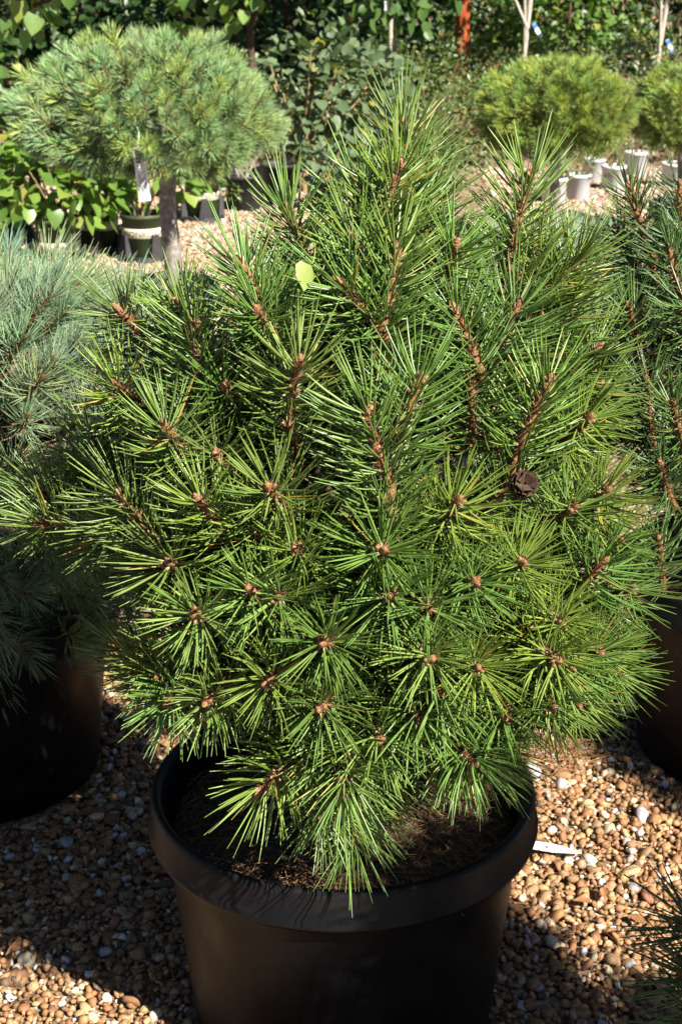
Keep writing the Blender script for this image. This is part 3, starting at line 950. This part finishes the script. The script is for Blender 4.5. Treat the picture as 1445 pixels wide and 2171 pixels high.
def nursery_pot(name, label, loc, rt, rb, h, mat, band=None, text=None, stand=False, group=None, rz=0.0, soil=True, text_mat='ink', textz=0.5, size=None):
    t = thing(name, label, 'pot', loc, group, rz)
    mb = MB()
    lathe(mb, [(0.001, 0.003), (rb - 0.006, 0), (rb, 0.005), (rt - 0.006, h - 0.022), (rt + 0.001, h - 0.020), (rt + 0.002, h - 0.003), (rt - 0.002, h), (rt - 0.008, h - 0.003), (rt - 0.010, h - 0.02), (rb - 0.006, 0.02), (0.001, 0.02)], 40)
    sh = link('shell', mb.mesh('pot_shell', M[mat], True), t)
    if soil:
        mb = MB()
        lathe(mb, [(rt - 0.011, h - 0.032), (rt * 0.5, h - 0.026), (0.001, h - 0.022)], 24)
        link('soil', mb.mesh('soil', M['soil'], True), t)
    rad_at = lambda z: rb + (rt - 0.006 - rb) * z / (h - 0.022)
    if band:
        mb = MB()
        z0, z1 = band
        lathe(mb, [(rad_at(z0) + 0.0003, z0), (rad_at(z0) + 0.0022, z0 + 0.001), (rad_at(z1) + 0.0022, z1 - 0.001), (rad_at(z1) + 0.0003, z1)], 48)
        bo = link('band', mb.mesh('band', M['cream'], True), t)
    if text:
        V, F = text_geo(text)
        z0, z1 = band if band else (textz * h, textz * h + (size or 0.03))
        hh = (z1 - z0) * (0.62 if band else 1.0)
        V = V * hh / 0.72
        zc = (z0 + z1) / 2 - hh * 0.5 + V[:, 1]
        rr = np.array([rad_at(z) for z in zc]) + (0.0032 if band else 0.0012)
        th = V[:, 0] / rad_at(z0) - V[:, 0].mean() / rad_at(z0)
        W = np.stack([rr * np.sin(th), -rr * np.cos(th), zc], -1)
        mb = MB()
        mb.add(W, F)
        link('lettering', mb.mesh('lettering', M[text_mat]), bo if band else t)
    if stand:
        st = stand_geo(rb, h)
        link('stand', st, t)
    return t

def text_geo(s):
    cu = bpy.data.curves.new('lettering', 'FONT')
    cu.body = s
    cu.size = 1.0
    cu.resolution_u = 2
    o = bpy.data.objects.new('lettering', cu)
    COL.objects.link(o)
    dg = bpy.context.evaluated_depsgraph_get()
    me = bpy.data.meshes.new_from_object(o.evaluated_get(dg))
    bmm = bmesh.new(); bmm.from_mesh(me)
    bmesh.ops.triangulate(bmm, faces=bmm.faces[:])
    V = np.array([v.co[:] for v in bmm.verts]); F = np.array([[v.index for v in f.verts] for f in bmm.faces])
    bmm.free()
    bpy.data.objects.remove(o); bpy.data.meshes.remove(me); bpy.data.curves.remove(cu)
    return V, F

def stand_geo(rb, h):
    """black ring foot with four tall tapering fins that hold the pot upright"""
    mb = MB()
    ro = rb + 0.045
    lathe(mb, [(rb + 0.004, 0.0), (ro, 0.0), (ro, 0.012), (ro - 0.006, 0.038), (rb + 0.006, 0.038), (rb + 0.004, 0.0)], 40)
    for q in range(4):
        a = q * math.pi / 2 + 0.55
        c, w = np.array((math.cos(a), math.sin(a), 0)), np.array((-math.sin(a), math.cos(a), 0))
        V = []
        for (z, wd, r0, r1) in ((0.03, 0.040, rb + 0.002, ro - 0.006), (h * 0.6, 0.017, rb + 0.014, rb + 0.030)):
            for (r_, s) in ((r0, -1), (r1, -1), (r1, 1), (r0, 1)):
                V.append(c * r_ + w * wd * s + np.array((0, 0, z)))
        mb.add(V, [(3, 2, 1, 0), (4, 5, 6, 7), (0, 1, 5, 4), (1, 2, 6, 5), (2, 3, 7, 6), (3, 0, 4, 7)])
    return mb.mesh('stand', M['black_far'])

# --- olive pots with printed bands (left aisle)
p = on_ground(306, 552)
nursery_pot('nursery_pot', 'olive pot with cream lettered band in a black stand beside the thick grey trunk', p, 0.118, 0.095, 0.255, 'green_pot', (0.135, 0.185), 'MONROVIA', True, 'olive lettered pots', rz=0.15)
shrub('leafy_shrub', 'heart-leaved shrub with tan arching stems in the pot beside the grey trunk', (p[0], p[1], 0.24), (0.03, 0.1, 0.22), (0.26, 0.26, 0.22), 170, 0.075, 'leaf_lime', indiv=110, stems=8, stem_r=0.0065, group='leafy shrubs in olive pots')
p = on_ground(128, 560)
nursery_pot('nursery_pot', 'olive pot with sun-bleached lettered band under the spreading bright shrub', p, 0.125, 0.105, 0.25, 'green_pot', (0.08, 0.13), 'MONROVIA', False, 'olive lettered pots', rz=0.3)
shrub('leafy_shrub', 'spreading bright green heart-leaved shrub over the sun-bleached olive pot', (p[0], p[1], 0.23), (0.0, 0.0, 0.22), (0.42, 0.34, 0.26), 330, 0.085, 'leaf_lime', indiv=230, stems=9, stem_r=0.006, group='leafy shrubs in olive pots')
p = on_ground(205, 545)
nursery_pot('nursery_pot', 'shaded olive pot in a black stand between two other olive pots', p + np.array((0, 0.15, 0)), 0.115, 0.095, 0.25, 'green_pot', (0.13, 0.18), 'MONROVIA', True, 'olive lettered pots', rz=-0.6)
shrub('leafy_shrub', 'dense shrub behind the spreading bright shrub', (p[0], p[1] + 0.15, 0.23), (-0.05, 0.15, 0.28), (0.40, 0.30, 0.28), 300, 0.08, 'leaf_lime', indiv=60, stems=7, stem_r=0.006, group='leafy shrubs in olive pots')
p = on_ground(20, 520)
nursery_pot('nursery_pot', 'dark olive pot in shade behind the blue-green pine', p, 0.12, 0.10, 0.25, 'green_pot', None, None, True, 'olive lettered pots')
shrub('leafy_shrub', 'shrub with yellowish leaves at the end of the olive pot row', (p[0], p[1], 0.23), (-0.1, 0.05, 0.32), (0.40, 0.34, 0.32), 330, 0.075, 'leaf_mid', indiv=60, stems=7, group='leafy shrubs in olive pots')
p = on_ground(430, 468)
nursery_pot('nursery_pot', 'olive pot with broken cream band in a black stand on the open gravel', p, 0.112, 0.092, 0.25, 'green_pot', (0.135, 0.180), 'MONROVIA', True, 'olive lettered pots', rz=1.25)
shrub('leafy_shrub', 'shrub with long drooping leaves in the pot on the open gravel', (p[0], p[1], 0.23), (-0.03, 0, 0.14), (0.20, 0.18, 0.16), 90, 0.09, 'leaf_mid', 'oval', indiv=70, stems=6, group='leafy shrubs in olive pots', droop=0.7)
# --- black pots in the next row
p = on_ground(517, 446)
nursery_pot('nursery_pot', 'black pot with a small plant hanging over its side', p, 0.122, 0.105, 0.225, 'black_far', group='black pots in the aisle')
shrub('leafy_shrub', 'sparse shrub of pale upright twigs in the black pot by the aisle', (p[0], p[1], 0.2), (0.0, 0.02, 0.20), (0.24, 0.2, 0.2), 60, 0.035, 'leaf_mid', 'oval', stems=14, stem_r=0.005, stem_mat='bark_pale')
shrub('trailing_plant', 'small green plant hanging over the rim of the black pot', (p[0] - 0.07, p[1] - 0.115, 0.08), (0, -0.01, 0.06), (0.06, 0.025, 0.07), 40, 0.04, 'leaf_mid', 'oval', indiv=0, stems=2, stem_r=0.002, cat='plant')
p = on_ground(592, 425)
nursery_pot('nursery_pot', 'black pot under the big dull green shrub', p, 0.125, 0.105, 0.24, 'black_far', group='black pots in the aisle')
shrub('large_shrub', 'big dull green shrub with tan woody stems behind the silvery pine head', (p[0] + 0.16, p[1] + 0.25, 0.02), (0.12, 0.15, 0.62), (0.50, 0.40, 0.40), 800, 0.075, 'leaf_grey', indiv=150, stems=12, stem_r=0.010)
p = on_ground(685, 450)
nursery_pot('nursery_pot', 'dusty black pot half hidden behind the large pine', p, 0.105, 0.09, 0.22, 'black_far', group='black pots in the aisle')
shrub('leafy_shrub', 'low shrub in the dusty black pot behind the large pine', (p[0], p[1], 0.2), (0, 0.1, 0.12), (0.2, 0.2, 0.14), 90, 0.06, 'leaf_grey', stems=6)
# --- white pots on the other side
WP = [(1222, 424, 0.084, 0.17, 'white pot of a small green shrub standing in full sun', None, 0.10, 'small bushy green plant in the sunlit white pot'),
      (1297, 404, 0.084, 0.17, 'white pot with dark letters beside a bristly twig bush', 'AW', 0.14, 'bush of bare tan twigs in the lettered white pot'),
      (1172, 432, 0.084, 0.17, 'cream stained white pot tucked beside the sunlit white pot', None, 0.10, 'small plant in the cream stained pot'),
      (1345, 372, 0.084, 0.17, 'white pot in bluish shade behind the lettered white pot', None, 0.12, 'thin twig plant behind the lettered pot'),
      (1425, 398, 0.088, 0.17, 'white pot under the smaller round pine head', None, 0.13, 'twiggy plant in the white pot under the pine head'),
      (1255, 385, 0.080, 0.16, 'white pot just behind the sunlit white pot', None, 0.10, 'small leafy plant behind the sunlit white pot')]
for q, (px, py, r_, h, lab, txt, hs, slab) in enumerate(WP):
    p = on_ground(px, py)
    nursery_pot('white_pot', lab, p, r_, r_ * 0.93, h, 'white_pot', None, txt, False, 'white pots by the round pine heads', rz=-0.7 if txt else 0.0, textz=0.55, size=0.03)
    tw = q in (1, 3, 4)
    shrub('small_shrub', slab, (p[0], p[1], h - 0.03), (0, 0, hs), (0.10, 0.10, hs), 60 if tw else 220, 0.026, 'leaf_fine', 'oval', stems=16 if tw else 6, stem_r=0.0025, group='small plants in white pots')

# --- rows of fine-leaved shrubs behind
rows = [(-0.35, 11.8, .30), (0.3, 11.9, .34), (0.95, 11.6, .32), (1.5, 12.0, .30), (2.1, 11.9, .30), (2.7, 11.8, .32), (0.0, 13.2, .38), (0.75, 13.3, .40), (1.4, 13.2, .36), (2.1, 13.4, .38), (2.9, 13.3, .38),
        (-0.9, 13.0, .36), (0.62, 10.6, .24), (0.15, 10.5, .24), (3.2, 12.3, .3)]
for q, (x, y, h) in enumerate(rows):
    shrub('low_shrub', 'low fine-leaved shrub with reddish twigs in the rows behind the pots', (x, y, 0), (0, 0, h * 0.95), (0.36, 0.34, h), 1100, 0.042, 'leaf_fine', 'oval', stems=9, stem_r=0.004, group='low fine-leaved shrubs in rows', shell=0.3)
# the pink flower on the dull green shrub
p = at(712, 245, 10.35)
fl = thing('flower', 'single pale pink flower on the dull green shrub', 'flower', p)
m, nt, b = new_mat('pink petal'); b.inputs['Base Color'].default_value = (0.62, 0.30, 0.50, 1); b.inputs['Roughness'].default_value = 0.6
for q in range(5):
    mb = MB(); mb.add(OV * 0.045, LF)
    o = link('petal', mb.mesh('petal', m, True), fl)
    o.rotation_euler = (R(35), R(10), q * 1.257)

# ------------------------------------------------------------------ post and sleeved young trees
p = on_ground(979, 216)
po = thing('steel_post', 'rusty orange square steel post rising out of the low shrubs', 'post', (p[0], 14.6, 0), rz=R(22))
po.location.x = float(at(979, 100, 14.6)[0])
mb = MB()
bmm = bmesh.new()
bmesh.ops.create_cube(bmm, size=1)
bmesh.ops.scale(bmm, vec=(0.10, 0.10, 3.4), verts=bmm.verts)
bmesh.ops.bevel(bmm, geom=bmm.edges[:], offset=0.006, segments=2, affect='EDGES')
me = bpy.data.meshes.new('column'); bmm.to_mesh(me); bmm.free(); me.materials.append(M['rust'])
link('column', me, po, (0, 0, 1.7))
mb = MB(); box(mb, (-0.1, -0.1, 0), (0.1, 0.1, 0.015)); link('base_plate', mb.mesh('base_plate', M['rust']), po)

def guard(h, r):
    mb = MB()
    for q in range(14):
        a = q * 2 * math.pi / 14
        tube(mb, [(r * math.cos(a), r * math.sin(a), 0), (r * math.cos(a), r * math.sin(a), h)], 0.0022, 4, cap=False)
    nz = int(h / 0.024)
    an = np.linspace(0, 2 * np.pi, 15)
    for i in range(nz + 1):
        z = h * i / nz
        tube(mb, np.stack([r * np.cos(an), r * np.sin(an), np.full(15, z)], -1), 0.0022, 4, cap=False)
    return mb.mesh('mesh_guard', M['black_far'])

def young_tree(label, px, py_base, Y, lean, gh, tr_r, ctr, rad, n, size, mat, tagside, forks=0, tag_z=0.9, blue=False):
    x = at(px, py_base, Y)[0]
    t = thing('young_tree', label, 'tree', (x, Y, 0), 'young trees with mesh trunk guards')
    ctr = np.asarray(ctr, float)
    mb = MB()
    z = np.linspace(0, ctr[2], 10)
    u = z / ctr[2]
    tube(mb, np.stack([lean * u, 0.02 * np.sin(u * 6), z], -1), np.linspace(tr_r, tr_r * 0.6, 10), 10, 0, 0.04)
    trk = link('trunk', mb.mesh('trunk', M['bark_pale'], True), t)
    for q in range(forks):
        z0 = 0.66 + 0.10 * q
        b0 = np.array((lean * z0 / ctr[2], 0, z0))
        e = b0 + np.array((-0.10 + 0.26 * q * (1 if q % 2 else -1), 0.03, 1.2))
        mb = MB(); tube(mb, curve_pts(b0, (b0 + e) / 2 + np.array((-0.05 * (1 if q % 2 else -1), 0, -0.05)), e, 8), np.linspace(tr_r * 0.55, tr_r * 0.3, 8), 7)
        link('branch', mb.mesh('branch', M['bark_pale'], True), t)
    for q in range(12):
        a = q * 2.4
        b0 = np.array((lean * 0.75, 0, ctr[2] * random.uniform(0.62, 0.95)))
        e = ctr + np.asarray(rad) * np.array((0.8 * math.cos(a), 0.8 * math.sin(a), random.uniform(-0.5, 0.8)))
        limb(t, b0, e, tr_r * 0.4, 0.005, M['bark_pale'], -0.1, 5)
    link('mesh_guard', guard(gh, tr_r + 0.035), t)
    P, O = crown_points(n, ctr, rad, 0.3, clump=40)
    foliage(t, P, O, size, mat, 'heart')
    # label tied to the stem
    mb = MB(); box(mb, (-0.018, -0.0012, -0.13), (0.018, 0.0012, 0.0))
    tg = link('tag', mb.mesh('tag', M['tag']), t, (lean * tag_z / ctr[2] + tagside * (tr_r + 0.02), -tr_r - 0.01, tag_z))
    tg.rotation_euler = (0.15, R(-35 if blue else 8) * tagside, 0.3)
    if blue:
        mb = MB(); box(mb, (-0.0185, -0.0022, -0.05), (0.0185, 0.0022, -0.002)); link('tag_head', mb.mesh('tag_head', M['tag_blue']), tg)
        mb = MB(); box(mb, (-0.0185, -0.0022, -0.132), (0.0185, 0.0022, -0.11)); link('tag_foot', mb.mesh('tag_foot', M['tag_blue']), tg)
    return t
young_tree('straight young tree with white tag and black mesh guard behind the large pine\'s top', 826, 195, 13.15, 0.0, 0.80, 0.022, (0.0, 0, 2.5), (1.1, 1.1, 1.5), 1500, 0.10, 'leaf_mid', -1, tag_z=1.10)
young_tree('forked pale young tree with blue and white tag above the round pine head', 1096, 170, 13.6, 0.28, 0.62, 0.026, (0.3, 0, 3.7), (1.2, 1.1, 1.5), 1500, 0.10, 'leaf_mid', 1, forks=3, tag_z=0.90, blue=True)
young_tree('leaning young tree with blue tag beside the smaller round pine head', 1376, 185, 13.7, 0.25, 0.58, 0.024, (0.25, 0, 2.7), (1.0, 1.0, 1.2), 1500, 0.09, 'leaf_lime', 1, forks=1, tag_z=0.76, blue=True)

# ------------------------------------------------------------------ trees and thicket behind
def back_tree(name, label, x, y, ctr, rad, n, size, mat, indiv=0, clump=0, tr=0.05, bark='bark_dark', droop=0.5, group='trees behind the nursery yard', limbs=9, shape='heart', shell=0.35):
    t = thing(name, label, 'tree', (x, y, 0), group)
    ctr = np.asarray(ctr, float); rad = np.asarray(rad, float)
    mb = MB()
    z = np.linspace(0, ctr[2] + 0.3 * rad[2], 9); u = z / z[-1]
    tube(mb, np.stack([ctr[0] * u ** 1.6 * 0.6, ctr[1] * u ** 1.6 * 0.6, z], -1), np.linspace(tr, tr * 0.45, 9), 9, 0, 0.06)
    link('trunk', mb.mesh('trunk', M[bark], True), t)
    for q in range(limbs):
        a = q * 2.4 + 0.3
        s = random.uniform(0.3, 0.8)
        b0 = np.array((ctr[0] * 0.6 * s ** 1.6, ctr[1] * 0.6 * s ** 1.6, z[-1] * s))
        e = ctr + rad * np.array((0.8 * math.cos(a), 0.8 * math.sin(a), random.uniform(-0.6, 0.7)))
        limb(t, b0, e, tr * 0.45, 0.008, M[bark], -0.12, 6)
    P, O = crown_points(n, ctr, rad, shell, clump)
    P[:, 2] = np.maximum(P[:, 2], 0.03)
    foliage(t, P, O, size, mat, shape, indiv, droop, name='crown')
    return t

back_tree('redbud_tree', 'tree with large drooping heart leaves above the end of the shrub row', -2.75, 9.7, (0.85, -0.1, 1.75), (0.75, 0.7, 0.72), 520, 0.105, 'leaf_red', indiv=150, tr=0.04, droop=1.1)
back_tree('redbud_tree', 'tree with sunny yellow-green heart leaves behind the silvery pine head', -0.65, 11.8, (-0.1, 0, 1.75), (0.75, 0.7, 0.72), 700, 0.10, 'leaf_lime', indiv=130, tr=0.035, droop=0.8)
back_tree('katsura_tree', 'rounded light green heart-leaved bush behind the forked young tree', at(1205, 60, 16.5)[0], 16.5, (0, 0, 0.75), (0.62, 0.6, 0.62), 900, 0.085, 'leaf_red', tr=0.03, group='leafy bushes behind the posts')
back_tree('katsura_tree', 'light green heart-leaved bush at the foot of the rusty post', at(905, 165, 15.9)[0], 15.9, (0, 0, 0.32), (0.36, 0.34, 0.34), 420, 0.085, 'leaf_red', tr=0.02, group='leafy bushes behind the posts')
back_tree('katsura_tree', 'yellowish bush behind the leaning young tree', at(1420, 120, 16.2)[0], 16.2, (0.1, 0, 0.7), (0.7, 0.6, 0.6), 800, 0.06, 'leaf_fine', tr=0.03, group='leafy bushes behind the posts', shape='oval')
back_tree('katsura_tree', 'mid green bush behind the rusty post', at(1040, 90, 17.0)[0], 17.0, (0, 0, 0.7), (0.6, 0.5, 0.65), 800, 0.08, 'leaf_mid', tr=0.03, group='leafy bushes behind the posts')
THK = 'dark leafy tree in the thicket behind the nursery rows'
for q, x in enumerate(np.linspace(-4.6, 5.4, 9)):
    back_tree('thicket_tree', THK, x + random.uniform(-0.3, 0.3), 18.6 + random.uniform(-0.5, 0.7), (0, 0, 1.9), (1.15, 1.1, 1.95), 3000, 0.10, 'leaf_shade', tr=0.07, group='dark trees of the thicket', limbs=8, shell=0.2)
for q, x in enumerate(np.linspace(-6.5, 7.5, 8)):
    back_tree('tall_tree', 'tall dark tree closing off the view behind the thicket', x, 22.5 + random.uniform(-0.8, 0.8), (0, 0, 3.6), (1.7, 1.5, 3.7), 3200, 0.16, 'leaf_shade', tr=0.14, group='tall trees closing the view', limbs=8, shell=0.2)

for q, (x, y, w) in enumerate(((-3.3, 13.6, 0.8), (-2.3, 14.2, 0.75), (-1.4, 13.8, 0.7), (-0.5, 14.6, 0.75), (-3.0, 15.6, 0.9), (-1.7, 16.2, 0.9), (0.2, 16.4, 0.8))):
    back_tree('dark_bush', 'broad dark leafy bush behind the silvery pine head', x, y, (0, 0, 0.85), (w, 0.6, 0.85), 2000, 0.075, 'leaf_shade', tr=0.04, group='dark bushes behind the shrub rows', limbs=6, shell=0.2)
for q, (x, y, h) in enumerate(((1.2, 14.4, .40), (1.9, 14.5, .42), (2.7, 14.6, .42), (3.4, 14.2, .42), (0.45, 14.4, .42), (3.5, 13.0, .36), (1.75, 12.6, .34), (2.45, 12.6, .34), (1.1, 12.5, .34))):
    shrub('low_shrub', 'low fine-leaved shrub with reddish twigs in the rows behind the pots', (x, y, 0), (0, 0, h * 0.95), (0.40, 0.36, h), 1000, 0.045, 'leaf_fine', 'oval', stems=9, stem_r=0.004, group='low fine-leaved shrubs in rows', shell=0.3)

# ------------------------------------------------------------------ small loose things
# hanging tag on the silvery standard
p = at(293, 312, 5.57)
tg = thing('plant_tag', 'long white printed tag hanging from a branch of the silvery pine head', 'tag', p)
tg.rotation_euler = (R(4), R(-5), R(8))
mb = MB(); box(mb, (-0.021, -0.0012, -0.195), (0.021, 0.0012, 0.0)); link('label_strip', mb.mesh('label_strip', M['tag']), tg)
mb = MB()
for q in range(11):
    w = 0.0018 if q % 3 else 0.0035
    box(mb, (-0.014, -0.0018, -0.012 - q * 0.0042 - w), (0.006, -0.0013, -0.012 - q * 0.0042))
link('barcode', mb.mesh('barcode', M['ink']), tg)
mb = MB()
for q in range(4):
    box(mb, (-0.012 + q * 0.007, -0.0018, -0.15 - 0.01 * (q % 2)), (-0.009 + q * 0.007, -0.0013, -0.085 + 0.012 * (q % 3)))
link('print', mb.mesh('print', M['bark_grey']), tg)
mb = MB(); tube(mb, [(0, 0, -0.005), (0.01, 0.02, 0.05), (0.0, 0.03, 0.09)], 0.002, 5); link('tie', mb.mesh('tie', M['tag']), tg)
# white stake on the gravel
p = on_ground(1150, 1818)
sk = thing('plant_label', 'white pointed plant label lying on sunlit gravel against the pot', 'label', (p[0], p[1], 0.024))
sk.rotation_euler = (R(3), R(2), R(-14))
mb = MB()
V = [(-0.07, -0.013, 0), (0.02, -0.013, 0), (0.072, -0.002, 0), (0.072, 0.002, 0), (0.02, 0.013, 0), (-0.07, 0.013, 0)]
V = V + [(x, y, 0.0012) for x, y, z in V]
mb.add(V, [(0, 5, 4, 1), (1, 4, 3, 2), (6, 7, 10, 11), (7, 8, 9, 10), (0, 1, 7, 6), (1, 2, 8, 7), (2, 3, 9, 8), (3, 4, 10, 9), (4, 5, 11, 10), (5, 0, 6, 11)])
link('stake', mb.mesh('stake', M['tag']), sk)
mb = MB()
for q in range(5):
    box(mb, (-0.05, -0.009 + q * 0.004, 0.0013), (-0.005 - 0.004 * (q % 3), -0.008 + q * 0.004, 0.0016))
box(mb, (0.005, -0.004, 0.0013), (0.009, 0.004, 0.0016))
link('print', mb.mesh('print', M['bark_grey']), sk)
# pale leaf caught in the pine
p, t = tip_point(660, 562, -0.025)
lf = thing('fallen_leaf', 'pale yellow-green leaf caught on the needles of the large pine', 'leaf', p)
mb = MB(); V = HV.copy(); V[:, 2] *= 1.6
mb.add(V * 0.036, LF)
o = link('blade', mb.mesh('blade', M['leaf_pale'], True), lf)
mb = MB(); tube(mb, curve_pts((0, 0, 0), (0.004, -0.015, 0.002), (0.0, -0.03, 0.008), 5), 0.0008, 5); link('stalk', mb.mesh('stalk', M['leaf_pale'], True), lf)
lf.rotation_euler = (R(-100), R(35), R(40))
# dry leaves on the gravel
for (px, py, rz, s, lab) in ((1362, 1985, 0.6, 0.042, 'curled brown dry leaf at the edge of the sunlit gravel'), (72, 2025, 2.1, 0.05, 'reddish dry leaf on the sunlit gravel patch'),
                             (1278, 1905, 3.0, 0.032, 'small tan dry leaf on sunlit gravel past the white label'), (1250, 1938, 1.2, 0.034, 'brown dry leaf lying between two other dry leaves')):
    p = on_ground(px, py)
    d = thing('dry_leaf', lab, 'leaf', (p[0], p[1], 0.022), rz=rz)
    V = OV.copy(); V[:, 2] = V[:, 2] * 2.5 + 0.25 * (V[:, 1] - 0.5) ** 2
    mb = MB(); mb.add(V * s, LF); link('blade', mb.mesh('blade', M['dry_leaf'], True), d)
# drifts of dry needles on the gravel
for (px, py, n, r_) in ((1155, 1600, 380, 0.13), (1110, 1700, 60, 0.12), (330, 1800, 70, 0.25), (1300, 1900, 60, 0.25)):
    p = on_ground(px, py)
    o = straw(None, n, r_, 0.014, name='straw_litter', thick=0.0012)
    o.location = (p[0], p[1], 0)
    tag(o, 'scatter of dry brown pine needles on the gravel', None, 'dry needle litter', 'stuff')
